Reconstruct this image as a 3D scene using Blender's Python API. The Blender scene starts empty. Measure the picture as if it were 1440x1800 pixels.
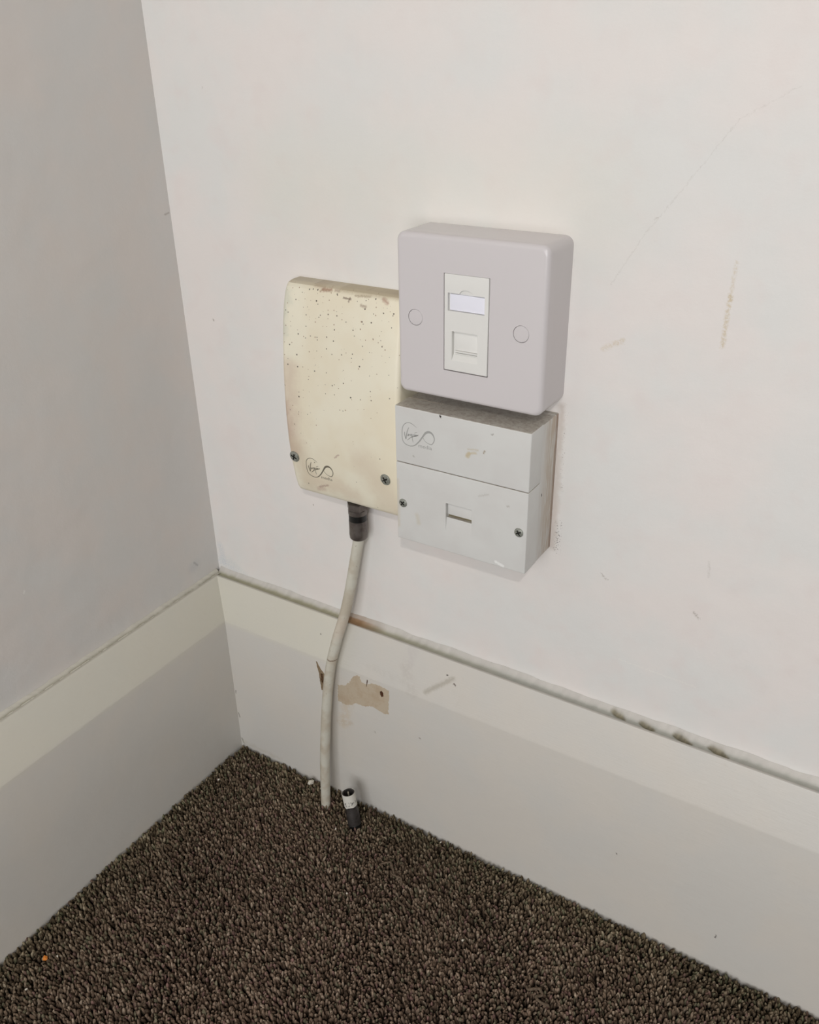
import bpy, math, random
import numpy as np
from mathutils import Vector, Matrix

S = 0.001                       # everything below is written in millimetres
scene = bpy.context.scene
COL = scene.collection

# ------------------------------------------------------------------ camera
cam_d = bpy.data.cameras.new('camera')
cam = bpy.data.objects.new('camera', cam_d)
COL.objects.link(cam)
cam_d.sensor_fit = 'HORIZONTAL'
cam_d.sensor_width = 36.0
cam_d.lens = 1557.9 * 36.0 / 1440.0
cam_d.clip_start = 0.01
cam_d.clip_end = 50
_R = [[0.8497477816021997, 0.5269389237101023, -0.016250487413116937],
      [0.23630215452071113, -0.4082563183964856, -0.8817528396643793],
      [-0.4712642564748517, 0.7454274942384173, -0.4714317038559541]]
_C = (448.717, -426.147, 528.202)
_m = Matrix.Identity(4)
for i in range(3):
    _m[i][0] = _R[0][i]
    _m[i][1] = -_R[1][i]
    _m[i][2] = -_R[2][i]
    _m[i][3] = _C[i] * S
cam.matrix_world = _m
scene.camera = cam

# ------------------------------------------------------------------ light
world = bpy.data.worlds.new('world')
scene.world = world
world.use_nodes = True
bg = world.node_tree.nodes['Background']
bg.inputs['Color'].default_value = (0.80, 0.90, 1.0, 1)
bg.inputs['Strength'].default_value = 1.0

# broad area light added at an invented opening in the unseen opposite wall
OPENING = (0.22, 0.92, 0.22, 1.00)          # x0, x1, z0, z1 of the added opening
wd = bpy.data.lights.new('added_broad_light', 'AREA')
wd.shape = 'RECTANGLE'
wd.size = OPENING[1] - OPENING[0]
wd.size_y = OPENING[3] - OPENING[2]
wd.energy = 8.6
wd.color = (1.0, 0.985, 0.975)
wo = bpy.data.objects.new('added_broad_light', wd)
wo.location = ((OPENING[0] + OPENING[1]) / 2, -1.32, (OPENING[2] + OPENING[3]) / 2)
wo.rotation_euler = (math.radians(90), 0, 0)
COL.objects.link(wo)

# a small wall lamp beside the added opening
ld = bpy.data.lights.new('wall_lamp_bulb', 'POINT')
ld.energy = 17.3
ld.shadow_soft_size = 0.016
ld.color = (1.0, 0.965, 0.925)
lo = bpy.data.objects.new('wall_lamp_bulb', ld)
lo.location = (0.90, -1.20, 1.30)
COL.objects.link(lo)

vs = scene.view_settings
vs.view_transform = 'Standard'
vs.look = 'None'
vs.gamma = 1.0
vs.use_curve_mapping = False
vs.exposure = 0.0

# ------------------------------------------------------------------ helpers
def lin(r, g, b):
    f = lambda c: (c / 255 / 12.92) if c / 255 <= 0.04045 else ((c / 255 + 0.055) / 1.055) ** 2.4
    return (f(r), f(g), f(b), 1.0)


class NT:
    """small node tree writer"""
    def __init__(self, name, rough=0.5, spec=0.5, metallic=0.0):
        self.mat = bpy.data.materials.new(name)
        self.mat.use_nodes = True
        self.t = self.mat.node_tree
        self.bsdf = self.t.nodes['Principled BSDF']
        self.bsdf.inputs['Roughness'].default_value = rough
        self.bsdf.inputs['Specular IOR Level'].default_value = spec
        self.bsdf.inputs['Metallic'].default_value = metallic
        self._p = None

    def new(self, kind, **kw):
        n = self.t.nodes.new(kind)
        for k, v in kw.items():
            setattr(n, k, v)
        return n

    def set(self, sock, v):
        if isinstance(v, bpy.types.NodeSocket):
            self.t.links.new(v, sock)
        else:
            sock.default_value = v

    def math(self, op, a, b=0.0, c=0.0, clamp=False):
        n = self.new('ShaderNodeMath', operation=op, use_clamp=clamp)
        self.set(n.inputs[0], a); self.set(n.inputs[1], b)
        if op in ('MULTIPLY_ADD', 'COMPARE', 'SMOOTH_MIN'):
            self.set(n.inputs[2], c)
        return n.outputs[0]

    def vec(self, op, a, b=(0, 0, 0), scale=None):
        n = self.new('ShaderNodeVectorMath', operation=op)
        self.set(n.inputs[0], a)
        if scale is not None:
            self.set(n.inputs['Scale'], scale)
        else:
            self.set(n.inputs[1], b)
        return n.outputs['Value'] if op in ('LENGTH', 'DOT_PRODUCT', 'DISTANCE') else n.outputs['Vector']

    @property
    def P(self):                # position in mm
        if self._p is None:
            g = self.new('ShaderNodeNewGeometry')
            self._p = self.vec('SCALE', g.outputs['Position'], scale=1000.0)
        return self._p

    def axis(self, v, i):
        n = self.new('ShaderNodeSeparateXYZ')
        self.set(n.inputs[0], v)
        return n.outputs[i]

    def noise(self, v, scale, detail=3.0, rough=0.55, color=False):
        n = self.new('ShaderNodeTexNoise')
        self.set(n.inputs['Vector'], v)
        n.inputs['Scale'].default_value = scale
        n.inputs['Detail'].default_value = detail
        n.inputs['Roughness'].default_value = rough
        return n.outputs['Color'] if color else n.outputs[0]

    def ramp(self, v, a, b, lo=0.0, hi=1.0, smooth=True):
        n = self.new('ShaderNodeMapRange')
        n.interpolation_type = 'SMOOTHSTEP' if smooth else 'LINEAR'
        self.set(n.inputs[0], v)
        n.inputs[1].default_value = a; n.inputs[2].default_value = b
        n.inputs[3].default_value = lo; n.inputs[4].default_value = hi
        return n.outputs[0]

    def mix(self, fac, a, b):
        n = self.new('ShaderNodeMix', data_type='RGBA')
        self.set(n.inputs[0], fac)
        self.set(n.inputs[6], a); self.set(n.inputs[7], b)
        return n.outputs[2]

    def warp(self, scale, amp):
        c = self.noise(self.P, scale, 3, 0.6, color=True)
        d = self.vec('SUBTRACT', c, (0.5, 0.5, 0.5))
        return self.vec('ADD', self.P, self.vec('SCALE', d, scale=amp))

    def seg(self, v, a, b, r, soft, keep=(1, 0, 1)):
        """factor 1 inside a capsule from a to b (mm), in the plane given by keep"""
        v = self.vec('MULTIPLY', v, keep)
        a = Vector([x * k for x, k in zip(a, keep)]); b = Vector([x * k for x, k in zip(b, keep)])
        ba = b - a
        pa = self.vec('SUBTRACT', v, tuple(a))
        if ba.length > 1e-6:
            h = self.math('MULTIPLY', self.vec('DOT_PRODUCT', pa, tuple(ba)), 1.0 / ba.dot(ba), clamp=True)
            pa = self.vec('SUBTRACT', pa, self.vec('SCALE', tuple(ba), scale=h))
        return self.ramp(self.vec('LENGTH', pa), max(r - soft, 0.0), r + soft, 1.0, 0.0)

    def color(self, c):
        self.set(self.bsdf.inputs['Base Color'], c)

    def bump(self, h, strength, dist):
        n = self.new('ShaderNodeBump')
        self.set(n.inputs['Height'], h)
        n.inputs['Strength'].default_value = strength
        n.inputs['Distance'].default_value = dist * S
        self.t.links.new(n.outputs[0], self.bsdf.inputs['Normal'])


def mesh_obj(name, verts, faces, mat, parent=None, smooth=True, angle=35, loc=None):
    me = bpy.data.meshes.new(name)
    me.from_pydata([tuple(c * S for c in v) for v in verts], [], faces)
    me.validate()
    import bmesh
    bm = bmesh.new(); bm.from_mesh(me)
    bmesh.ops.recalc_face_normals(bm, faces=bm.faces)
    bm.to_mesh(me); bm.free()
    return link(name, me, mat, parent, smooth, angle)


def link(name, me, mat, parent=None, smooth=True, angle=35):
    if smooth:
        me.polygons.foreach_set('use_smooth', [True] * len(me.polygons))
        me.set_sharp_from_angle(angle=math.radians(angle))
    me.materials.clear()
    me.materials.append(mat)
    o = bpy.data.objects.new(name, me)
    COL.objects.link(o)
    if parent is not None:
        o.parent = parent
        o.matrix_parent_inverse = Matrix.Identity(4)
        base = Vector((0, 0, 0))
        q = parent
        while q is not None:
            base += q.location; q = q.parent
        o.location = -base          # vertices are written in room millimetres
    return o


def thing(name, label, cat, loc, group=None):
    o = bpy.data.objects.new(name, None)
    o.empty_display_size = 0.02
    o.location = [c * S for c in loc]
    COL.objects.link(o)
    o['label'] = label; o['category'] = cat
    if group:
        o['group'] = group
    return o


def tag(o, label, cat, group=None):
    o['label'] = label; o['category'] = cat
    if group:
        o['group'] = group
    return o


def structure(o, label=None):
    o['kind'] = 'structure'
    if label:
        o['label'] = label
    return o


def box_data(x0, x1, y0, y1, z0, z1):
    v = [(x, y, z) for x in (x0, x1) for y in (y0, y1) for z in (z0, z1)]
    f = [(0, 1, 3, 2), (4, 6, 7, 5), (0, 4, 5, 1), (2, 3, 7, 6), (0, 2, 6, 4), (1, 5, 7, 3)]
    return v, f


def rounded_ring(x0, x1, z0, z1, r, y, n=7):
    out = []
    for cx, cz, a0 in ((x1 - r, z1 - r, 0), (x0 + r, z1 - r, 90), (x0 + r, z0 + r, 180), (x1 - r, z0 + r, 270)):
        for k in range(n):
            a = math.radians(a0 + 90 * k / (n - 1))
            out.append((cx + r * math.cos(a), y, cz + r * math.sin(a)))
    return out


def loft(rings, cap=True):
    n = len(rings[0]); v = []; f = []
    for r in rings:
        v += r
    for i in range(len(rings) - 1):
        for k in range(n):
            a = i * n + k; b = i * n + (k + 1) % n
            f.append((a, b, b + n, a + n))
    if cap:
        f.append(tuple(range(n)))
        f.append(tuple(range((len(rings) - 1) * n, len(rings) * n)))
    return v, f


def rounded_box(x0, x1, z0, z1, yb, yf, rc, re, n=7, steps=5):
    """box from wall side yb to front yf with corner radius rc and front edge radius re"""
    rings = [rounded_ring(x0, x1, z0, z1, rc, yb, n)]
    for k in range(steps + 1):
        a = math.pi / 2 * k / steps
        i = re * (1 - math.cos(a))
        rings.append(rounded_ring(x0 + i, x1 - i, z0 + i, z1 - i, max(rc - i * 0.6, 0.15), yf + re - re * math.sin(a), n))
    return loft(rings)


def lathe(profile, n, origin=(0, 0, 0), axis=None, cap=True):
    """profile: (radius, height) pairs along +z, then turned to axis"""
    rings = [[(r * math.cos(2 * math.pi * k / n), r * math.sin(2 * math.pi * k / n), h) for k in range(n)] for r, h in profile]
    v, f = loft(rings, cap)
    q = Vector((0, 0, 1)).rotation_difference(Vector(axis).normalized()) if axis else None
    o = Vector(origin)
    v = [tuple((q @ Vector(p) if q else Vector(p)) + o) for p in v]
    return v, f


def cut(vf, cutters):
    """boolean difference, returns a mesh datablock (metres)"""
    def tmp(vf, nm):
        me = bpy.data.meshes.new(nm)
        me.from_pydata([tuple(c * S * 100 for c in p) for p in vf[0]], [], vf[1])
        import bmesh
        bm = bmesh.new(); bm.from_mesh(me)
        bmesh.ops.recalc_face_normals(bm, faces=bm.faces)
        bm.to_mesh(me); bm.free()
        o = bpy.data.objects.new(nm, me); COL.objects.link(o)
        return o
    a = tmp(vf, 'shape')
    bs = [tmp(c, 'cutter') for c in cutters]
    for b in bs:
        m = a.modifiers.new('cut', 'BOOLEAN'); m.operation = 'DIFFERENCE'; m.object = b; m.solver = 'EXACT'
    dg = bpy.context.evaluated_depsgraph_get(); dg.update()
    me = bpy.data.meshes.new_from_object(a.evaluated_get(dg))
    for o in [a] + bs:
        d = o.data
        bpy.data.objects.remove(o); bpy.data.meshes.remove(d)
    me.transform(Matrix.Scale(0.01, 4))
    return me


def ribbon(pts, widths, surf, sub=5):
    """flat printed stroke through pts (x, z), lying on y = surf(x, z)"""
    P = []; W = []
    n = len(pts)
    for i in range(n - 1):
        p0 = Vector(pts[max(i - 1, 0)]); p1 = Vector(pts[i]); p2 = Vector(pts[i + 1]); p3 = Vector(pts[min(i + 2, n - 1)])
        for k in range(sub):
            t = k / sub
            P.append(0.5 * (2 * p1 + (p2 - p0) * t + (2 * p0 - 5 * p1 + 4 * p2 - p3) * t * t + (3 * p1 - p0 - 3 * p2 + p3) * t ** 3))
            W.append(widths[i] * (1 - t) + widths[i + 1] * t)
    P.append(Vector(pts[-1])); W.append(widths[-1])
    v = []; f = []
    for i, p in enumerate(P):
        d = (P[min(i + 1, len(P) - 1)] - P[max(i - 1, 0)])
        d = d.normalized() if d.length > 0 else Vector((1, 0))
        q = Vector((-d.y, d.x)) * W[i] / 2
        for s in (1, -1):
            x, z = p + q * s
            v.append((x, surf(x, z), z))
        if i:
            a = 2 * i
            f.append((a - 2, a - 1, a + 1, a))
    return v, f


def join(parts):
    V = []; F = []
    for v, f in parts:
        b = len(V); V += list(v); F += [tuple(i + b for i in q) for q in f]
    return V, F


def tube(pts, r, n=16, sub=10, cap=True):
    P = []
    m = len(pts)
    for i in range(m - 1):
        p0 = Vector(pts[max(i - 1, 0)]); p1 = Vector(pts[i]); p2 = Vector(pts[i + 1]); p3 = Vector(pts[min(i + 2, m - 1)])
        for k in range(sub):
            t = k / sub
            P.append(0.5 * (2 * p1 + (p2 - p0) * t + (2 * p0 - 5 * p1 + 4 * p2 - p3) * t * t + (3 * p1 - p0 - 3 * p2 + p3) * t ** 3))
    P.append(Vector(pts[-1]))
    rings = []
    ref = Vector((0.3, 1, 0.1))
    for i, p in enumerate(P):
        d = (P[min(i + 1, len(P) - 1)] - P[max(i - 1, 0)]).normalized()
        u = (ref - d * ref.dot(d)).normalized(); ref = u
        w = d.cross(u)
        rr = r(i / (len(P) - 1)) if callable(r) else r
        rings.append([tuple(p + (u * math.cos(2 * math.pi * k / n) + w * math.sin(2 * math.pi * k / n)) * rr) for k in range(n)])
    return loft(rings, cap)


# ------------------------------------------------------------------ materials
def wall_material():
    m = NT('wall_paint', rough=0.62, spec=0.3)
    n1 = m.noise(m.P, 0.018, 3)
    base = m.mix(m.ramp(n1, 0.35, 0.65), lin(234, 228, 224), lin(229, 228, 225))
    n2 = m.noise(m.P, 0.045, 2, color=False)
    base = m.mix(m.math('MULTIPLY', m.ramp(n2, 0.5, 0.75), 0.35), base, lin(230, 219, 215))
    w = m.warp(0.35, 3.0)
    w2 = m.warp(0.5, 3.0)
    tan = lin(206, 188, 152)
    grey = lin(168, 160, 150)
    dark = lin(120, 105, 92)
    S_ = [  # a, b (x, z), radius, softness, colour, opacity, warp
        ((357.6, 396), (357.8, 420), 0.8, 0.9, tan, 0.62, w2), ((357.8, 418), (358.2, 436), 0.4, 1.0, tan, 0.4, w2),
        ((298.7, 386), (308.8, 391.3), 0.8, 1.4, tan, 0.38, w2), ((305, 390), (309, 392), 0.8, 0.8, tan, 0.3, w2),
        ((364.6, 245.2), (367.6, 242.2), 0.7, 0.6, grey, 0.6, w2),
        ((309.5, 253.5), (312.5, 250.5), 0.25, 0.6, grey, 0.6, w2), ((313, 251), (314.5, 250.8), 0.2, 0.4, grey, 0.6, w2),
        ((368, 279), (369, 270), 0.4, 0.8, grey, 0.25, w2),
        ((26.3, 364.3), (26.9, 363.2), 0.3, 0.5, dark, 0.65, w2), ((40.4, 505.1), (40.6, 504.2), 0.25, 0.5, grey, 0.6, w2),
        ((100.2, 243.6), (100.5, 243), 0.25, 0.35, dark, 0.85, w2),
        ((350.2, 495.2), (322.8, 455.8), 0.05, 0.4, grey, 0.2, w2), ((373, 508.6), (350, 495), 0.05, 0.4, grey, 0.15, w2),
        ((322.8, 455.8), (314.6, 444.8), 0.05, 0.4, grey, 0.22, w2), ((314.6, 444.8), (300, 419), 0.06, 0.45, grey, 0.2, w2),
        ((318, 451.5), (320, 452.5), 0.2, 0.4, grey, 0.4, w2),
        ((326, 198), (372, 196), 0.1, 0.7, lin(240, 238, 232), 0.5, w2),
        ((3, 168), (15, 164), 4.0, 4.5, lin(208, 214, 218), 0.7, w), ((4, 182), (7, 168), 2.5, 3.0, lin(204, 209, 214), 0.6, w), ((12, 172), (30, 160), 2.5, 3.0, lin(214, 217, 216), 0.5, w),
    ]
    c = base
    brk = m.ramp(m.noise(m.P, 0.8, 4, 0.7), 0.36, 0.58)
    for a, b, r, so, colr, op, ww in S_:
        f = m.math('MULTIPLY', m.seg(ww, (a[0], 0, a[1]), (b[0], 0, b[1]), r, so), brk)
        c = m.mix(m.math('MULTIPLY', f, op), c, colr)
    # dirty specks caught beside the lower box, and the rubbed line along its edge
    near = m.seg(m.warp(0.15, 6.0), (278.6, 0, 262), (278.4, 0, 350), 1.0, 3.0)
    c = m.mix(m.math('MULTIPLY', near, 0.38), c, lin(176, 158, 142))
    low = m.seg(m.P, (281.5, 0, 260), (281.8, 0, 279), 1.2, 2.0)
    up = m.seg(m.P, (281.5, 0, 300), (281.2, 0, 352), 0.6, 1.4)
    sp = m.ramp(m.noise(m.P, 1.1, 1), 0.60, 0.65)
    sp2 = m.ramp(m.noise(m.P, 1.3, 1), 0.66, 0.70)
    c = m.mix(m.math('MULTIPLY', m.math('MULTIPLY', low, sp), 0.9), c, lin(70, 56, 52))
    c = m.mix(m.math('MULTIPLY', m.math('MULTIPLY', up, sp2), 0.8), c, lin(90, 76, 70))
    # a yellowed patch around the boxes
    halo = m.seg(w, (100, 0, 452), (276, 0, 455), 20, 40)
    c = m.mix(m.math('MULTIPLY', halo, 0.35), c, lin(226, 224, 211))
    m.color(c)
    h = m.math('ADD', m.math('MULTIPLY', m.noise(m.P, 0.03, 2), 2.5), m.math('MULTIPLY', m.noise(m.P, 0.35, 4, 0.65), 0.28))
    m.bump(h, 0.5, 0.9)
    return m.mat


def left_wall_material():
    m = NT('left_wall_shaded_paint', rough=0.62, spec=0.3)
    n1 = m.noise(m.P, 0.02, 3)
    c = m.mix(m.ramp(n1, 0.35, 0.65), lin(219, 213, 208), lin(215, 213, 210))  # same paint set darker than the right wall, putting shade into its colour
    w2 = m.warp(1.2, 1.6)
    k = (0, 1, 1)
    for a, b, r, so, colr, op in [((-24, 176), (-27, 175), 2.5, 5.0, lin(196, 196, 198), 0.45), ((-25, 178.5), (-22, 174.5), 0.5, 0.8, lin(150, 148, 148), 0.5),
                                  ((-163.5, 231), (-164, 229.6), 0.4, 0.6, lin(236, 234, 230), 0.7),
                                  ((-1.5, 431), (-5, 430.5), 0.4, 0.6, lin(160, 152, 145), 0.6)]:
        c = m.mix(m.math('MULTIPLY', m.seg(w2, (0, a[0], a[1]), (0, b[0], b[1]), r, so, k), op), c, colr)
    m.color(c)
    h = m.math('ADD', m.math('MULTIPLY', m.noise(m.P, 0.03, 2), 2.5), m.math('MULTIPLY', m.noise(m.P, 0.35, 4, 0.65), 0.25))
    m.bump(h, 0.5, 0.9)
    return m.mat


def skirting_material(name, axis, yellow):
    m = NT(name, rough=0.42, spec=0.35)
    z = m.axis(m.P, 2); a = m.axis(m.P, axis)
    n = m.noise(m.P, 0.02, 3)
    c = m.mix(m.ramp(n, 0.35, 0.65), lin(212, 207, 199), lin(209, 206, 200))
    # gloss gone yellow on the bevel
    a = m.math('ABSOLUTE', a)
    wob = m.math('ADD', z, m.math('MULTIPLY', m.math('SUBTRACT', m.noise(m.P, 0.08, 2), 0.5), 5.0))
    band = m.math('MULTIPLY', m.ramp(wob, 121, 129), m.ramp(a, *yellow))
    c = m.mix(m.math('MULTIPLY', band, 0.5), c, lin(217, 214, 197))
    w2 = m.warp(0.22, 9.0)
    w3 = m.warp(0.6, 3.0)
    k = (1, 0, 1)
    if axis == 0:
        brk = m.ramp(m.noise(m.P, 0.35, 5, 0.7), 0.34, 0.56)
        for p, q, r, so, colr, op, ww in [
            ((186, 158), (183, 140), 3.0, 3.5, lin(204, 199, 194), 0.75, w2), ((183, 142), (190, 128), 4.0, 3.0, lin(202, 197, 190), 0.6, w2),
            ((154, 134), (190, 132), 1.6, 2.5, lin(203, 199, 192), 0.55, w2),
            ((200, 131.5), (219, 147.5), 0.85, 1.9, lin(178, 172, 160), 0.75, w3),
            ((214.2, 148.7), (214.6, 148.3), 0.45, 0.3, lin(60, 50, 42), 0.95, w3), ((220.1, 144.2), (221.4, 143.4), 0.5, 0.4, lin(96, 84, 74), 0.9, w3),
            ((134, 96), (128, 72), 4.0, 2.5, lin(206, 192, 172), 0.6, w2), ((124, 72), (136, 76), 1.4, 2.0, lin(198, 184, 166), 0.6, w3),
            ((196, 89.2), (196.3, 89), 0.5, 0.5, lin(120, 108, 100), 0.8, w3), ((157, 77.5), (157.3, 77), 0.4, 0.5, lin(150, 140, 128), 0.7, w3),
            ((108.6, 144.5), (108.9, 144.2), 0.3, 0.3, lin(90, 80, 70), 0.9, w3),
            ((412.7, 28.4), (412.7, 26), 0.35, 0.35, lin(80, 74, 70), 0.9, w3), ((344.6, 61.4), (344.6, 60.6), 0.3, 0.4, lin(110, 104, 98), 0.8, w3),
            ((18.6, 34), (19.2, 30), 0.5, 0.5, lin(90, 84, 70), 0.7, w3), ((18.5, 6), (20, 2), 0.8, 0.8, lin(96, 88, 70), 0.6, w3), ((18.6, 58), (18.8, 55), 0.3, 0.3, lin(70, 62, 56), 0.8, w3),
            ((22, 3), (60, 3), 1.6, 2.0, lin(196, 190, 178), 0.5, w2),
        ]:
            f = m.seg(ww, (p[0], 0, p[1]), (q[0], 0, q[1]), r, so, k)
            if r > 0.9:
                f = m.math('MULTIPLY', f, brk)
            c = m.mix(m.math('MULTIPLY', f, op), c, colr)
    scuff = m.ramp(m.noise(m.P, 0.22, 5, 0.7), 0.60, 0.72)
    c = m.mix(m.math('MULTIPLY', scuff, 0.14), c, lin(196, 188, 176))
    m.color(c)
    sc = (0.12, 1.6, 1.6) if axis == 0 else (1.6, 0.12, 1.6)
    brush = m.noise(m.vec('MULTIPLY', m.P, sc), 0.7, 3, 0.6)
    h = m.math('ADD', m.math('MULTIPLY', brush, 0.22), m.math('MULTIPLY', m.noise(m.P, 0.09, 3), 0.8))
    m.bump(h, 0.5, 0.7)
    return m.mat


def attr_material(name, rough=0.5, spec=0.3, bump=None, hide=0.0):
    m = NT(name, rough=rough, spec=spec)
    a = m.new('ShaderNodeAttribute', attribute_name='tint')
    m.color(a.outputs['Color'])
    if bump:
        m.bump(m.noise(m.P, bump[0], 4, 0.65), bump[1], bump[2])
    return m.mat


def plain(name, col, rough=0.4, spec=0.4, metallic=0.0, mottle=None, bump=None):
    m = NT(name, rough, spec, metallic)
    c = lin(*col)
    if mottle:
        n = m.noise(m.P, mottle[0], 4, 0.6)
        c = m.mix(m.ramp(n, 0.42, 0.66), c, lin(*mottle[1]))
    m.color(c)
    if bump:
        m.bump(m.noise(m.P, bump[0], 3), bump[1], bump[2])
    return m.mat


def cream_material():
    m = NT('aged_cream_plastic', rough=0.45, spec=0.4)
    z = m.axis(m.P, 2); x = m.axis(m.P, 0)
    c = m.mix(m.ramp(m.noise(m.P, 0.03, 3), 0.35, 0.65), lin(239, 233, 213), lin(235, 226, 203))
    w = m.warp(0.12, 14.0)
    w3 = m.warp(0.9, 2.2)
    pink = lin(206, 184, 168)
    # long stain down the left edge, a darker band along the bottom
    for p, q, r, so, colr, op, ww in [
        ((103, 325), (104, 293), 2.0, 5.0, lin(196, 170, 150), 0.75, w), ((108, 350), (107, 300), 4.0, 7.0, pink, 0.45, w),
        ((108, 298), (116, 272), 5.0, 8.0, lin(212, 196, 172), 0.55, w), ((125, 276), (150, 272), 3.0, 8.0, lin(216, 198, 176), 0.5, w),
        ((160, 300), (180, 270), 6.0, 9.0, lin(218, 202, 180), 0.5, w),
        ((104, 395), (103, 372), 2.0, 4.0, lin(206, 208, 192), 0.6, w),
        ((122.5, 271), (129.5, 274), 0.7, 0.7, lin(178, 152, 138), 0.75, w3), ((121, 269), (126, 270), 1.2, 1.5, lin(196, 168, 150), 0.5, w3),
        ((131, 399.2), (136, 399.6), 0.9, 0.9, lin(160, 118, 96), 0.8, w3), ((129, 398.4), (131, 400), 0.6, 0.6, lin(160, 128, 104), 0.7, w3),
        ((124, 401), (130, 400.5), 0.8, 0.9, lin(184, 160, 138), 0.6, w3), ((139, 399.8), (142, 399.8), 0.5, 0.7, lin(178, 158, 140), 0.7, w3),
        ((146, 396.6), (151, 396.4), 0.35, 0.4, lin(120, 100, 88), 0.8, w3), ((150.4, 397), (150, 395), 0.4, 0.4, lin(120, 96, 84), 0.8, w3),
        ((173, 399), (176, 397.4), 1.0, 1.0, lin(176, 140, 122), 0.75, w3), ((159, 394), (162, 393.6), 0.7, 0.8, lin(168, 148, 130), 0.7, w3),
        ((154, 398.6), (164, 399.2), 0.4, 0.7, lin(168, 150, 124), 0.7, w3),
        ((139, 297), (142, 299.5), 0.4, 0.5, lin(176, 150, 138), 0.7, w3), ((143, 400.8), (186, 401), 1.0, 1.4, lin(190, 176, 148), 0.7, w3),
    ]:
        f = m.seg(ww, (p[0], 0, p[1]), (q[0], 0, q[1]), r, so)
        c = m.mix(m.math('MULTIPLY', f, op), c, colr)
    # dust on the narrow top
    g = m.new('ShaderNodeNewGeometry')
    up = m.ramp(m.axis(g.outputs['True Normal'], 2), 0.55, 0.9)
    c = m.mix(m.math('MULTIPLY', up, 0.65), c, lin(178, 164, 138))
    # fly specks, many at the top and hardly any low down
    for sc, r0, seed, colr, lo_, hi_ in ((0.150, 0.075, 0.0, lin(70, 58, 48), 0.05, 0.55), (0.155, 0.06, 91.0, lin(96, 80, 66), 0.02, 0.5), (0.22, 0.085, 37.0, lin(168, 142, 118), 0.0, 0.5)):
        v = m.new('ShaderNodeTexVoronoi', feature='F1', voronoi_dimensions='2D')
        cmb = m.new('ShaderNodeCombineXYZ')
        m.set(cmb.inputs[0], m.math('ADD', x, seed)); m.set(cmb.inputs[1], m.math('ADD', z, seed))
        m.set(v.inputs['Vector'], cmb.outputs[0])
        v.inputs['Scale'].default_value = sc
        dist = v.outputs['Distance']; cc = v.outputs['Color']
        rnd = m.axis(cc, 0); rnd2 = m.axis(cc, 1)
        rad = m.math('MULTIPLY', rnd2, r0)
        dot = m.ramp(m.math('SUBTRACT', dist, rad), -0.02, 0.03, 1.0, 0.0)
        dens = m.ramp(z, 300, 396, lo_, hi_, smooth=False)
        on = m.math('LESS_THAN', rnd, dens)
        c = m.mix(m.math('MULTIPLY', m.math('MULTIPLY', dot, on), 0.9), c, colr)
    m.color(c)
    m.bump(m.noise(m.P, 0.8, 3), 0.15, 0.2)
    return m.mat


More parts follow.
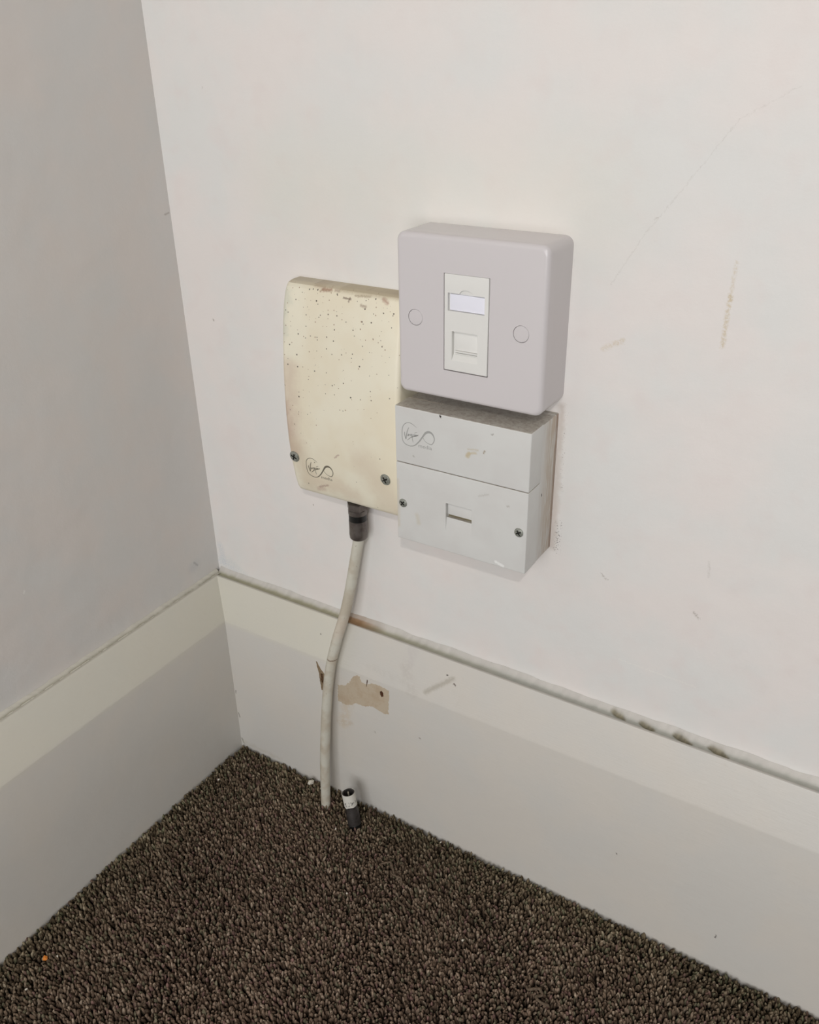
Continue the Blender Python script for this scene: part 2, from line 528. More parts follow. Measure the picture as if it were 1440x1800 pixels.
def lower_box_material():
    m = NT('white_plastic_grimy', rough=0.38, spec=0.4)
    y = m.axis(m.P, 1)
    c = m.mix(m.ramp(m.noise(m.P, 0.05, 3), 0.35, 0.65), lin(216, 216, 213), lin(213, 212, 209))
    w3 = m.warp(0.9, 2.0)
    for p, q, r, so, colr, op in [
        ((239.4, 325.8), (240.6, 327.4), 1.1, 0.8, lin(196, 182, 150), 0.85), ((241, 327.6), (244.6, 328.8), 0.5, 0.8, lin(200, 188, 160), 0.7),
        ((240, 330), (246, 330.6), 0.3, 0.6, lin(196, 186, 164), 0.6), ((249.4, 329.6), (250.2, 331), 0.4, 0.4, lin(150, 134, 112), 0.8),
        ((254.2, 341.6), (254.8, 341.8), 0.3, 0.4, lin(150, 146, 140), 0.8), ((222.3, 346.1), (222.5, 345.4), 0.5, 0.25, lin(46, 38, 34), 1.0),
        ((247, 303), (253, 305.4), 0.3, 0.7, lin(188, 186, 180), 0.6), ((264.6, 301.2), (265.4, 301.4), 0.5, 0.5, lin(176, 172, 166), 0.6),
        ((204.6, 318), (205, 317.6), 0.35, 0.4, lin(170, 166, 158), 0.7), ((206.6, 280), (207.6, 275), 1.0, 1.4, lin(206, 200, 186), 0.7),
        ((259, 264), (263.6, 262.6), 0.8, 0.5, lin(242, 242, 240), 0.95), ((193.6, 300), (193.6, 270), 0.5, 1.6, lin(206, 196, 176), 0.5),
    ]:
        f = m.seg(w3, (p[0], 0, p[1]), (q[0], 0, q[1]), r, so)
        f = m.math('MULTIPLY', f, m.math('LESS_THAN', y, -33.8))
        c = m.mix(m.math('MULTIPLY', f, op), c, colr)
    g = m.new('ShaderNodeNewGeometry')
    nz = m.axis(g.outputs['True Normal'], 2); nx = m.axis(g.outputs['True Normal'], 0)
    # dust and smears lying on the top
    up = m.ramp(nz, 0.6, 0.9)
    dust = m.mix(m.ramp(m.noise(m.P, 0.28, 5, 0.7), 0.40, 0.62), lin(182, 177, 166), lin(158, 147, 135))
    c = m.mix(m.math('MULTIPLY', up, 0.85), c, dust)
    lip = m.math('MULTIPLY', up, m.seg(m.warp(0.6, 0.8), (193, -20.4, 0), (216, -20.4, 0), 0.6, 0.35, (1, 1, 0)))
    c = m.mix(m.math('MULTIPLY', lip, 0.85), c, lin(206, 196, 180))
    speck = m.ramp(m.noise(m.P, 0.9, 2), 0.64, 0.70)
    c = m.mix(m.math('MULTIPLY', m.math('MULTIPLY', up, speck), 0.7), c, lin(92, 80, 72))
    # brown hand marks on the right side, stronger towards the wall
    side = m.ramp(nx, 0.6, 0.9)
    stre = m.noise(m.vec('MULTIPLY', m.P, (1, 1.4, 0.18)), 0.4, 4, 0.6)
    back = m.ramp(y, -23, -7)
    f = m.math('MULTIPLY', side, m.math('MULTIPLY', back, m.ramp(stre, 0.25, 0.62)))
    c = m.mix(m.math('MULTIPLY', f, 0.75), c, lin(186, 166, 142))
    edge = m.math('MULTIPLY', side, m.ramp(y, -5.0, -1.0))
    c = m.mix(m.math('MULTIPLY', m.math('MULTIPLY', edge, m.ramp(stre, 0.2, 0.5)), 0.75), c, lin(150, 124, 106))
    dot = m.seg(m.P, (0, -17.0, 303.8), (0, -16.8, 302.8), 0.5, 0.25, (0, 1, 1))
    c = m.mix(m.math('MULTIPLY', m.math('MULTIPLY', dot, side), 0.95), c, lin(60, 50, 44))
    m.color(c)
    m.bump(m.noise(m.P, 0.6, 3), 0.12, 0.2)
    return m.mat


def cable_material():
    m = NT('grubby_cable_jacket', rough=0.45, spec=0.4)
    c = m.mix(m.ramp(m.noise(m.P, 0.08, 4), 0.4, 0.66), lin(206, 203, 190), lin(192, 183, 166))
    sp = m.ramp(m.noise(m.vec('MULTIPLY', m.P, (1, 1, 0.5)), 0.5, 4, 0.7), 0.62, 0.72)
    c = m.mix(m.math('MULTIPLY', sp, 0.55), c, lin(150, 136, 118))
    z = m.axis(m.P, 2)
    ring = m.math('MULTIPLY', m.ramp(m.math('ABSOLUTE', m.math('SUBTRACT', m.math('ADD', z, m.math('MULTIPLY', m.noise(m.P, 0.5, 2), 1.6)), 139.0)), 0.2, 0.7, 1, 0), m.ramp(m.noise(m.P, 0.25, 1), 0.42, 0.52))
    c = m.mix(m.math('MULTIPLY', ring, 0.85), c, lin(120, 96, 76))
    pk = m.ramp(m.math('ABSOLUTE', m.math('SUBTRACT', z, 165.0)), 4, 14, 1, 0)
    c = m.mix(m.math('MULTIPLY', pk, 0.4), c, lin(206, 188, 170))
    m.color(c)
    return m.mat


M_wall = wall_material()
M_left = left_wall_material()
M_skr = skirting_material('gloss_skirting_paint', 0, (150, 110))
M_skl = skirting_material('gloss_skirting_paint_left', 1, (900, 800))
M_bead = attr_material('filler_bead', 0.6, 0.3, (0.9, 0.5, 0.5))
M_cream = cream_material()
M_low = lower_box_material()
M_cable = cable_material()
M_plate = plain('pale_grey_plastic', (213, 208, 209), 0.22, 0.45)
M_mod = plain('bright_white_plastic', (230, 229, 225), 0.32, 0.4)
M_paper = plain('label_paper', (236, 236, 246), 0.6, 0.2)
M_clear = None
M_steel = plain('zinc_screw_steel', (158, 160, 152), 0.42, 0.5, 0.35, (0.9, (122, 124, 114)))
M_groove = plain('shaded_screw_recess', (38, 38, 34), 0.7, 0.3)  # shade inside the cross recess, given as a dark colour
M_nickel = plain('dull_nickel', (118, 111, 106), 0.36, 0.5, 0.6, (0.2, (102, 94, 90)))
M_rubber = plain('black_rubber', (20, 20, 20), 0.35, 0.5)
M_darkmetal = plain('tarnished_metal', (74, 70, 68), 0.45, 0.5, 0.45, (0.3, (56, 52, 50)))
M_print_a = plain('grey_print', (118, 112, 98), 0.6, 0.2)
M_print_b = plain('pale_grey_print', (166, 166, 163), 0.6, 0.2)
M_bare = plain('bare_primer', (194, 180, 159), 0.7, 0.2, 0, (0.12, (187, 169, 146)), (0.5, 0.4, 0.3))
M_hole = plain('raw_hole', (96, 72, 52), 0.9, 0.1, 0, (0.6, (58, 42, 30)))
M_rust = plain('rusty_nail', (92, 60, 40), 0.8, 0.2, 0, (1.0, (44, 30, 24)))
M_chipwood = plain('chipped_wood', (140, 122, 98), 0.9, 0.1, 0, (0.3, (110, 92, 72)))
M_slot = plain('shaded_slot', (120, 112, 90), 0.8, 0.2)  # brownish shadow in the slot, painted as its colour
M_floor = plain('carpet_backing', (62, 54, 46), 1.0, 0.0, 0, (0.5, (40, 34, 28)), (0.45, 1.0, 3.0))

# ------------------------------------------------------------------ setting
ROOM = 2200; DEEP = 1330
v, f = box_data(-100, ROOM + 100, 0, 100, -12, 2400)
structure(mesh_obj('wall_right', v, f, M_wall, smooth=False), 'off-white painted wall carrying the sockets')
v, f = box_data(-100, 0, -DEEP, 0, -12, 2400)
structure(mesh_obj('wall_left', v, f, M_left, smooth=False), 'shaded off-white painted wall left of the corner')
v, f = box_data(-100, ROOM + 100, -DEEP - 100, 100, -30, -6)
structure(mesh_obj('floor', v, f, M_floor, smooth=False))
M_room = plain('room_paint', (126, 125, 123), 0.7, 0.3)
v, f = box_data(-100, ROOM + 100, -DEEP - 100, 100, 2400, 2500)
structure(mesh_obj('ceiling', v, f, M_room, smooth=False))
v, f = box_data(ROOM, ROOM + 100, -DEEP, 0, -12, 2400)
structure(mesh_obj('wall_side', v, f, M_room, smooth=False))
wx0, wx1, wz0, wz1 = [c * 1000 for c in OPENING]
v, f = join([box_data(-100, wx0, -DEEP - 100, -DEEP, -12, 2400), box_data(wx1, ROOM + 100, -DEEP - 100, -DEEP, -12, 2400),
             box_data(wx0, wx1, -DEEP - 100, -DEEP, -12, wz0), box_data(wx0, wx1, -DEEP - 100, -DEEP, wz1, 2400)])
structure(mesh_obj('wall_back', v, f, M_room, smooth=False))

SK_R = [(-18.4, -6), (-18.4, 60), (-18.4, 125.6), (-18.2, 126.6), (-17.9, 127.5), (-8.7, 157.8), (-8.2, 158.8), (-7.0, 159.2), (-6.6, 155.8), (0, 155.8)]
TL = 17.4


def depth_r(z):
    for (y0, z0), (y1, z1) in zip(SK_R[:-3], SK_R[1:-2]):
        if z0 <= z <= z1:
            return y0 + (y1 - y0) * (z - z0) / max(z1 - z0, 1e-6)
    return SK_R[-3][0]


def prism(profile, ends):
    n = len(profile)
    v = [e(p) for e in ends for p in profile]
    f = [(k, k + 1, n + k + 1, n + k) for k in range(n - 1)] + [(n - 1, 0, n, 2 * n - 1), tuple(range(n)), tuple(range(n, 2 * n))]
    return v, f


v, f = prism(SK_R + [(0, -6)], [lambda p: (0.2, p[0], p[1]), lambda p: (ROOM, p[0], p[1])])
sk_r = structure(mesh_obj('baseboard_right', v, f, M_skr, angle=12), 'tall white skirting board with a bevelled top under the sockets')
SK_L = [(TL, -6), (TL, 60), (TL, 125.6), (TL - .2, 126.6), (TL - .5, 127.5), (5.4, 157.8), (4.9, 158.8), (4.2, 159.2), (0.2, 159.2), (0.2, -6)]
v, f = prism(SK_L, [lambda p: (p[0], depth_r(p[1]) + (0.0 if p[0] > 1 else 0), p[1]), lambda p: (p[0] + 2.4 if p[0] > 1 else p[0], -DEEP, p[1] - 4.5 if p[1] > 100 else p[1])])
# keep the far end straight with the near one: a slight fall along its length, as in the room
sk_l = structure(mesh_obj('baseboard_left', v, f, M_skl, angle=12), 'shaded white skirting board with a bevelled top along the left wall')

rng = np.random.default_rng(4)


def smooth_noise(x, seed, scale):
    r = np.random.default_rng(seed)
    t = r.random(4000)
    x = np.asarray(x, float) / scale + 500
    i = np.floor(x).astype(int) % 3900
    fr = x - np.floor(x); fr = fr * fr * (3 - 2 * fr)
    return t[i] * (1 - fr) + t[i + 1] * fr - 0.5


def set_tint(o, cols):
    me = o.data
    at = me.color_attributes.new('tint', 'FLOAT_COLOR', 'POINT')
    at.data.foreach_set('color', np.asarray(cols, np.float32).ravel())


def lcol(c):
    return np.array(lin(*c))


# bead of filler between the right skirting and the wall
NS = 12
xs = np.arange(2, 620, 0.7)
tt = np.linspace(0, 1, NS)
chips = [(324.4, 336.5, .42, .75), (342.8, 355, .5, 1.0), (363.6, 377.5, .5, 1.2), (384.5, 398.5, .52, 1.25)]
verts = []; cols = []
c_hi = lcol((203, 199, 193)); c_gr = lcol((176, 176, 168)); c_br = lcol((150, 116, 82)); c_dk = lcol((128, 120, 96)); c_grn = lcol((164, 161, 138))
for i, x in enumerate(xs):
    wy = smooth_noise(x, 1, 6) * 0.5 + smooth_noise(x, 2, 1.6) * 0.35
    wz = smooth_noise(x, 3, 14) * 1.4 + smooth_noise(x, 5, 4.0) * 0.35
    ragged = smooth_noise(x, 8, 3.0)
    for t in tt:
        y = -0.1 - 8.0 * t + (wy * 0.5 if 0.1 < t < .95 else 0)
        z = 159.35 + (3.0 + wz) * max(0, 1 - t / 0.5) ** 2 + 0.2
        g = 1 / (1 + math.exp(-(t - 0.33 - 0.12 * ragged) / 0.05)) / (1 + math.exp((t - 0.87 - 0.08 * wy) / 0.03))
        z -= 0.7 * g
        wt = min(max((x - 140) / 120, 0), 1)
        groove_c = c_grn * (1 - wt) + c_gr * wt
        c = c_hi * (1 - g) + groove_c * g
        c = c * (1 + 0.10 * smooth_noise(x + t * 3, 11, 2.1))
        if 124 < x < 160:
            k = min((x - 124) / 3, (160 - x) / 22, 1) * (0.9 if t > 0.25 else 0.45)
            c = c * (1 - k) + c_br * (1 + 0.35 * ragged) * k
        for a, b, tc, d in chips:
            e = 1 - ((2 * (x - (a + b) / 2) / (b - a)) ** 2)
            if e > 0:
                cen = tc + 0.16 * (2 * (x - (a + b) / 2) / (b - a)) + 0.16 * ragged
                w = math.exp(-((t - cen) / (0.08 + 0.12 * e)) ** 2) * min(1, e * 1.4 + 0.25 * ragged)
                w = max(0.0, w)
                z -= 1.5 * d * w
                k = min(0.85, w * 1.6 * d)
                c = c * (1 - k) + c_dk * (1 + 0.7 * smooth_noise(x + 5 * t, 15, 0.9)) * k
        verts.append((x, y, z)); cols.append((*c[:3], 1))
faces = [(i * NS + k, i * NS + k + 1, (i + 1) * NS + k + 1, (i + 1) * NS + k) for i in range(len(xs) - 1) for k in range(NS - 1)]
o = structure(mesh_obj('trim_1', verts, faces, M_bead, angle=80), 'chipped filler bead along the top of the right skirting board')
set_tint(o, cols)

# and its twin on the left
ys = np.arange(3.5, 700, 0.8)
verts = []; cols = []
c_l1 = lcol((203, 199, 188)); c_l2 = lcol((142, 138, 116))
for i, yv in enumerate(ys):
    fall = yv * 0.00375
    crack = 0.55 + 0.9 * smooth_noise(yv, 21, 5) + 0.5 * smooth_noise(yv, 22, 1.5)
    for t in tt:
        x = 0.1 + (4.6 + yv * 0.0019) * t
        z = 159.3 - fall + 1.9 * (1 - t) ** 1.8 * (1 + 0.5 * smooth_noise(yv, 23, 7)) + 0.3
        g = math.exp(-((t - 0.6) / 0.17) ** 2) * max(0.15, min(1, crack + .15))
        z -= 1.0 * g
        c = c_l1 * (1 - g) + c_l2 * g
        c = c * (1 + 0.12 * smooth_noise(yv + t * 7, 24, 1.3))
        verts.append((x, -yv, z)); cols.append((*c[:3], 1))
faces = [(i * NS + k, i * NS + k + 1, (i + 1) * NS + k + 1, (i + 1) * NS + k) for i in range(len(ys) - 1) for k in range(NS - 1)]
o = structure(mesh_obj('trim_2', verts, faces, M_bead, angle=80), 'cracked filler line along the top of the left skirting board')
set_tint(o, cols)

# paint damage on the right skirting: bare primer, a torn hole, nail holes
def flat_patch(name, pts, mat, parent, y, jag=0.5, seed=1, thick=0.12):
    r = random.Random(seed)
    out = []
    for (x0, z0), (x1, z1) in zip(pts, pts[1:] + pts[:1]):
        n = max(2, int(math.hypot(x1 - x0, z1 - z0) / 1.2))
        for k in range(n):
            t = k / n
            out.append((x0 + (x1 - x0) * t + r.uniform(-jag, jag), z0 + (z1 - z0) * t + r.uniform(-jag, jag)))
    n = len(out)
    surf = lambda z: depth_r(z)
    v = [(x, surf(z) + 0.05, z) for x, z in out] + [(x, surf(z) - thick, z) for x, z in out]
    f = [(k, (k + 1) % n, n + (k + 1) % n, n + k) for k in range(n)] + [tuple(range(n, 2 * n))]
    return mesh_obj(name, v, f, mat, parent, smooth=False)


flat_patch('bare_patch', [(125.5, 108), (132, 110.5), (136.2, 114.5), (140, 121.5), (143.5, 124.6), (146, 124), (147, 119.5), (151.5, 119), (156, 122), (162, 123), (171, 121.5), (170.5, 112), (169.8, 99.3), (165, 99), (156, 101), (148, 97.5), (141, 97.5), (137, 93.6), (130, 92), (125, 93)], M_bare, sk_r, -18.4)['label'] = 'patch of beige primer where the paint has peeled'
flat_patch('torn_hole', [(106.8, 122.6), (108, 121.8), (110, 117.2), (113.5, 113.5), (113.0, 106), (111.9, 97), (109.6, 96.6), (109.0, 104), (108.6, 112), (107.2, 117)], M_chipwood, sk_r, -18.4, 0.25, 3)['label'] = 'torn brown hole in the paint behind the cable'
flat_patch('torn_hole', [(110, 112.5), (112, 112.8), (112.4, 108), (111.6, 103), (110.6, 105)], M_hole, sk_r, -18.4, 0.2, 5, 0.2)
flat_patch('nail_hole', [(163.3, 117.8), (164.8, 119), (166.2, 117.2), (166.1, 114.8), (164.9, 113.6), (163.5, 115.4)], M_rust, sk_r, -18.4, 0.25, 6, 0.45)['label'] = 'rusty nail hole'
flat_patch('scratch', [(152.4, 124), (153.0, 123.8), (151.9, 117.5), (151.5, 117.6)], M_hole, sk_r, -18.4, 0.1, 8, 0.2)

# ------------------------------------------------------------------ screws
def screw_mesh(r):
    prof = [(r * 0.75, 1.2), (r, 0.35), (r, 0.0), (r * 0.95, -0.3), (r * 0.8, -0.52), (r * 0.5, -0.68), (r * 0.15, -0.72)]
    # lathe along +z; turned so that the head looks towards -y
    v, f = lathe([(a, -b) for a, b in prof], 28)
    v = [(x, -z, y) for x, y, z in v]
    a = r * 0.62; b = r * 0.15
    c1 = box_data(-a, a, -3, -0.08, -b, b); c2 = box_data(-b, b, -3, -0.08, -a, a)
    k = r * 0.26
    c3 = ([(k, -3, 0), (0, -3, k), (-k, -3, 0), (0, -3, -k), (k * .7, -0.05, 0), (0, -0.05, k * .7), (-k * .7, -0.05, 0), (0, -0.05, -k * .7)],
          [(0, 1, 2, 3), (7, 6, 5, 4), (0, 4, 5, 1), (1, 5, 6, 2), (2, 6, 7, 3), (3, 7, 4, 0)])
    return cut((v, f), [c1, c2, c3])


def place_screw(me, parent, x, y, z, ang, tilt=(0, 0)):
    o = link('screw', me, M_steel, parent, True, 30)
    if len(me.materials) < 2:
        me.materials.append(M_groove)
    rmax = max(math.hypot(v_.co.x, v_.co.z) for v_ in me.vertices)
    for p_ in me.polygons:
        c_ = p_.center
        if math.hypot(c_.x, c_.z) < rmax * 0.72 and (p_.normal.y > -0.6 or c_.y > -0.0002):
            p_.material_index = 1
    o.location = Vector((x * S, y * S, z * S)) - parent.location
    o.rotation_euler = (tilt[0], math.radians(ang), tilt[1])
    o['label'] = 'steel cross-head screw'
    return o


scr_big = screw_mesh(3.8)
scr_small = screw_mesh(2.75)

# ------------------------------------------------------------------ logo print
LOGO_MAIN = [(10.11, 5.81), (8.26, 6.93), (6.4, 7.73), (4.52, 7.78), (2.61, 6.85), (1.15, 5.04), (0.5, 2.74), (0.37, 0.09), (0.45, -2.52), (1.17, -4.57), (2.81, -5.76), (4.71, -6.22), (6.38, -6.19), (8.53, -5.39), (10.2, -3.93), (11.87, -2.04), (13.29, 0.01), (14.48, 1.77), (15.89, 3.69), (17.51, 4.67), (18.89, 4.75), (20.26, 4.07), (21.17, 2.77), (21.62, 1.15), (21.16, -0.68), (20.0, -2.23), (18.84, -2.48), (17.0, -2.01), (15.61, -1.23), (14.69, -0.13), (14.2, 1.0)]
LOGO_W = [.15, .3, .38, .4, .4, .42, .42, .42, .42, .45, .45, .45, .45, .55, .7, .8, .85, .95, 1.25, 1.35, 1.25, 1.0, .7, .55, .5, .45, .4, .32, .28, .25, .2]
LOGO_STROKES = [
    ([(2.14, 1.77), (2.18, 0.04), (2.89, -2.44), (3.37, 0.29), (3.94, 2.58), (5.05, 4.98)], .55),
    ([(3.7, .6), (3.95, -.5), (4.5, .1), (4.75, .9), (4.7, -.3), (5.2, .5), (5.6, 1.0)], .32),
    ([(6.6, 1.15), (5.9, .9), (5.8, 0), (6.5, .2), (6.9, 1.3), (7.1, -.6), (7.45, -2.4), (7.65, -3.7)], .38),
    ([(7.5, .2), (7.9, 1.3), (8.1, .1)], .32),
    ([(8.4, .3), (8.8, 1.45), (9.0, .35), (9.7, 1.5), (9.9, .7), (10.6, 1.25), (11.22, 1.84)], .34),
    ([(8.65, 2.27), (10.3, 3.05)], .45),
    ([(3.82, -3.12), (5.28, -1.71), (6.48, -0.69), (9.09, 0.42), (11.22, 1.33)], .5),
]


def logo(parent, ox, oz, surf, mat, name='printed_logo'):
    parts = [ribbon([(a + ox, b + oz) for a, b in LOGO_MAIN], LOGO_W, surf)]
    for pts, w in LOGO_STROKES:
        parts.append(ribbon([(a + ox, b + oz) for a, b in pts], [w * .7] + [w] * (len(pts) - 2) + [w * .5], surf))
    cu = bpy.data.curves.new('lettering', 'FONT')
    cu.body = 'media'
    cu.size = 3.5
    to = bpy.data.objects.new('lettering', cu); COL.objects.link(to)
    dg = bpy.context.evaluated_depsgraph_get(); dg.update()
    me = bpy.data.meshes.new_from_object(to.evaluated_get(dg))
    xs_ = [p.co.x for p in me.vertices]
    k = 8.8 / (max(xs_) - min(xs_))
    tv = [(ox + 11.2 + (p.co.x - min(xs_)) * k, oz - 5.8 + p.co.y * k * 0.85) for p in me.vertices]
    parts.append(([(x, surf(x, z), z) for x, z in tv], [tuple(p.vertices) for p in me.polygons]))
    bpy.data.objects.remove(to); bpy.data.meshes.remove(me); bpy.data.curves.remove(cu)
    v, f = join(parts)
    me = bpy.data.meshes.new(name)
    me.from_pydata([tuple(c * S for c in p) for p in v], [], f)
    o = link(name, me, mat, parent, False)
    o['label'] = 'grey printed logo'
    return o


# ------------------------------------------------------------------ cream outlet cover
CX0, CX1 = 101.6, 187.5
CPROF = [(263.2, -12.5, 2.2), (263.6, -15.6, 1.2), (264.6, -17.0, .7), (266.5, -17.9, .3), (272, -19.2, 0), (280, -20.6, 0), (290, -22.1, 0), (302, -23.2, 0), (318, -23.6, 0), (335, -23.2, 0), (350, -22.3, 0),
         (365, -20.8, 0), (378, -19.0, 0), (388, -17.0, 0), (395, -15.0, .2), (398.6, -13.5, .5), (400.4, -12.0, 1.0), (401.3, -10.0, 1.8)]


def cream_y(x, z):
    p = CPROF
    for (z0, y0, _), (z1, y1, _) in zip(p, p[1:]):
        if z0 <= z <= z1:
            return y0 + (y1 - y0) * (z - z0) / (z1 - z0)
    return p[0][1]


def cream_cover():
    rings = []
    dense = []
    for (a, b) in zip(CPROF, CPROF[1:]):
        n = max(1, int((b[0] - a[0]) / 4))
        for k in range(n):
            t = k / n
            dense.append(tuple(a[i] + (b[i] - a[i]) * t for i in range(3)))
    dense.append(CPROF[-1])
    for z, y, ins in dense:
        x0, x1 = CX0 + ins, CX1 - ins
        r = 3.2
        ring = [(x0, 0, z)]
        for k in range(7):
            a = math.pi / 2 * k / 6
            ring.append((x0 + r - r * math.cos(a), y + r - r * math.sin(a), z))
        for k in range(1, 8):
            ring.append((x0 + r + (x1 - x0 - 2 * r) * k / 8, y, z))
        for k in range(7):
            a = math.pi / 2 * (1 - k / 6)
            ring.append((x1 - r + r * math.cos(a), y + r - r * math.sin(a), z))
        ring.append((x1, 0, z))
        rings.append(ring)
    return loft(rings)


t = thing('outlet_cover', 'yellowed cream speckled cable outlet cover left of the white sockets', 'outlet cover', (144.5, 0, 263))
v, f = cream_cover()
mesh_obj('cover', v, f, M_cream, t, angle=50)
place_screw(scr_big, t, 106.0, cream_y(0, 290) - 0.35, 290.2, 20, (0.14, 0))
place_screw(scr_big, t, 176.2, cream_y(0, 290) - 0.15, 290.6, 62, (0.14, 0))
logo(t, 114.2, 284.2, lambda x, z: cream_y(x, z) - 0.06, M_print_a)

# ------------------------------------------------------------------ upper socket
PX0, PX1, PZ0, PZ1 = 192.2, 279.0, 353.6, 440.6
t = thing('data_socket', 'large glossy pale grey wall socket with a white insert, topmost of the three', 'socket', (235.6, 0, 353.6))
v, f = loft([rounded_ring(PX0, PX1, PZ0, PZ1, 4.6, 0), rounded_ring(PX0, PX1, PZ0, PZ1, 4.6, -19.4)])
mesh_obj('back_box', v, f, M_plate, t)
body = rounded_box(PX0, PX1, PZ0, PZ1, -19.4, -28.9, 4.6, 2.6, 9, 7)
hx0, hx1, hz0, hz1 = 221.0, 247.7, 370.2, 422.1
caps = [(203.6, 396.6), (265.7, 396.3)]
cutters = [box_data(hx0, hx1, -40, -22.0, hz0, hz1)]
for cx, cz in caps:
    v, f = lathe([(4.45, 0), (4.45, 20)], 32, (cx, -26.9, cz), (0, -1, 0))
    cutters.append((v, f))
o = link('face_plate', cut(body, cutters), M_plate, t, True, 30)
for cx, cz in caps:
    v, f = lathe([(4.27, 0), (4.27, 1.75), (4.1, 1.95), (3.6, 2.0)], 32, (cx, -26.9, cz), (0, -1, 0))
    mesh_obj('screw_cap', v, f, M_plate, t, angle=40)
# the white insert
mx0, mx1, mz0, mz1 = hx0 + 0.36, hx1 - 0.6, hz0 + 0.5, hz1 - 0.12
ins = rounded_box(mx0, mx1, mz0, mz1, -22.2, -29.0, 0.3, 0.35, 3, 3)
lx0, lx1, lz0, lz1 = 223.5, 244.9, 402.9, 412.3
disc_v, disc_f = lathe([(1, 0), (1, 20)], 28, (0, 0, 0), (0, -1, 0))
tab = ([(234.3 + x * 3.9, -27.9 + y, 412.2 + z * 2.3) for x, y, z in disc_v], disc_f)
jx0, jx1, jz1 = 226.0, 241.2, 392.3
pocket = ([(jx0, -40, 376.4), (jx1, -40, 376.4), (jx1, -40, jz1), (jx0, -40, jz1), (jx0, -29.0, 376.4), (jx1, -29.0, 376.4), (jx1, -26.4, 379.6), (jx0, -26.4, 379.6), (jx1, -26.4, jz1), (jx0, -26.4, jz1)],
          [(0, 1, 2, 3), (0, 4, 5, 1), (4, 7, 6, 5), (7, 9, 8, 6), (9, 3, 2, 8), (1, 5, 6, 8, 2), (0, 3, 9, 7, 4)])
me = cut(ins, [box_data(lx0, lx1, -40, -27.0, lz0, lz1), tab, pocket])
mod = link('outlet_module', me, M_mod, t, True, 30)
mod['label'] = 'brighter white insert'
v, f = rounded_box(lx0 + 0.7, lx1 - 0.35, lz0 + 0.25, lz1 - 0.75, -26.9, -27.9, 0.3, 0.1, 3, 2)
mesh_obj('label_paper', v, f, M_paper, mod, angle=30)['label'] = 'bluish white blank label'
v, f = rounded_box(jx0 + 0.45, jx1 - 0.3, 381.6, jz1 - 0.5, -26.2, -26.8, 0.3, 0.15, 3, 2)
mesh_obj('shutter', v, f, M_mod, mod, angle=30)
v, f = join([box_data(jx0 + 1.2, jx1 - 0.8, -27.7, -26.2, 380.9, 381.5), box_data(jx0 + 1.2, jx1 - 0.8, -27.6, -26.2, 379.7, 380.2)])
mesh_obj('shutter_ridge', v, f, M_mod, mod, smooth=False)

# ------------------------------------------------------------------ lower socket
LX0, LX1, LZ0, LZ1 = 192.8, 277.1, 261.3, 346.7
SEAM = 312.2
t = thing('telephone_socket', 'square white telephone socket with two screws, below the glossy grey one', 'socket', (235, 0, 261.3))
v1 = rounded_box(LX0 + 0.05, LX1 - 0.05, LZ0 + 0.05, LZ1 - 0.4, 0, -3.7, 0.7, 0.1, 3, 1)
v2 = rounded_box(LX0 + 0.15, LX1 - 0.15, LZ0 + 0.15, LZ1 - 0.5, -3.7, -20.3, 0.7, 0.1, 3, 1)
v, f = join([v1, v2])
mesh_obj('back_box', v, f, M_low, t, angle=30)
v, f = rounded_box(LX0, LX1, SEAM + 0.16, LZ1, -20.3, -34.9, 0.5, 0.5, 4, 4)
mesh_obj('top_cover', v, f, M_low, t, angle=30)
low = rounded_box(LX0, LX1, LZ0, SEAM - 0.16, -20.3, -34.9, 0.5, 0.5, 4, 4)
sx0, sx1, sz0, sz1 = 226.0, 242.9, 283.6, 293.2
pocket = ([(sx0, -40, sz0), (sx1, -40, sz0), (sx1, -40, sz1), (sx0, -40, sz1), (sx0, -31.6, sz0), (sx1, -31.6, sz0), (sx1, -31.6, sz1), (sx0, -31.6, sz1)],
          [(0, 1, 2, 3), (4, 7, 6, 5), (0, 4, 5, 1), (1, 5, 6, 2), (2, 6, 7, 3), (3, 7, 4, 0)])
rampc = ([(sx0, -34.95, 274.5), (sx1, -34.95, 274.5), (sx1, -33.6, sz0 + .01), (sx0, -33.6, sz0 + .01), (sx0, -40, 274.5), (sx1, -40, 274.5), (sx1, -40, sz0 + .01), (sx0, -40, sz0 + .01)],
         [(0, 1, 2, 3), (4, 7, 6, 5), (0, 4, 5, 1), (1, 5, 6, 2), (2, 6, 7, 3), (3, 7, 4, 0)])
me = cut(low, [pocket, rampc])
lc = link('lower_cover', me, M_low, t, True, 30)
v, f = rounded_box(sx0 + 0.25, sx1 - 0.15, 285.2, sz1 - 0.3, -31.4, -32.7, 0.3, 0.12, 3, 2)
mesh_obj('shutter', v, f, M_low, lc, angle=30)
v, f = box_data(sx0 + 0.2, sx1 - 0.2, -31.4, -31.7, 283.65, 285.2)
mesh_obj('slot', v, f, M_slot, lc, smooth=False)['label'] = 'slot under the shutter with its shade painted in'
place_screw(scr_small, t, 197.0, -34.95, 285.7, 38)
place_screw(scr_small, t, 272.4, -34.95, 286.9, 60)
logo(t, 197.0, 330.0, lambda x, z: -34.96, M_print_b)

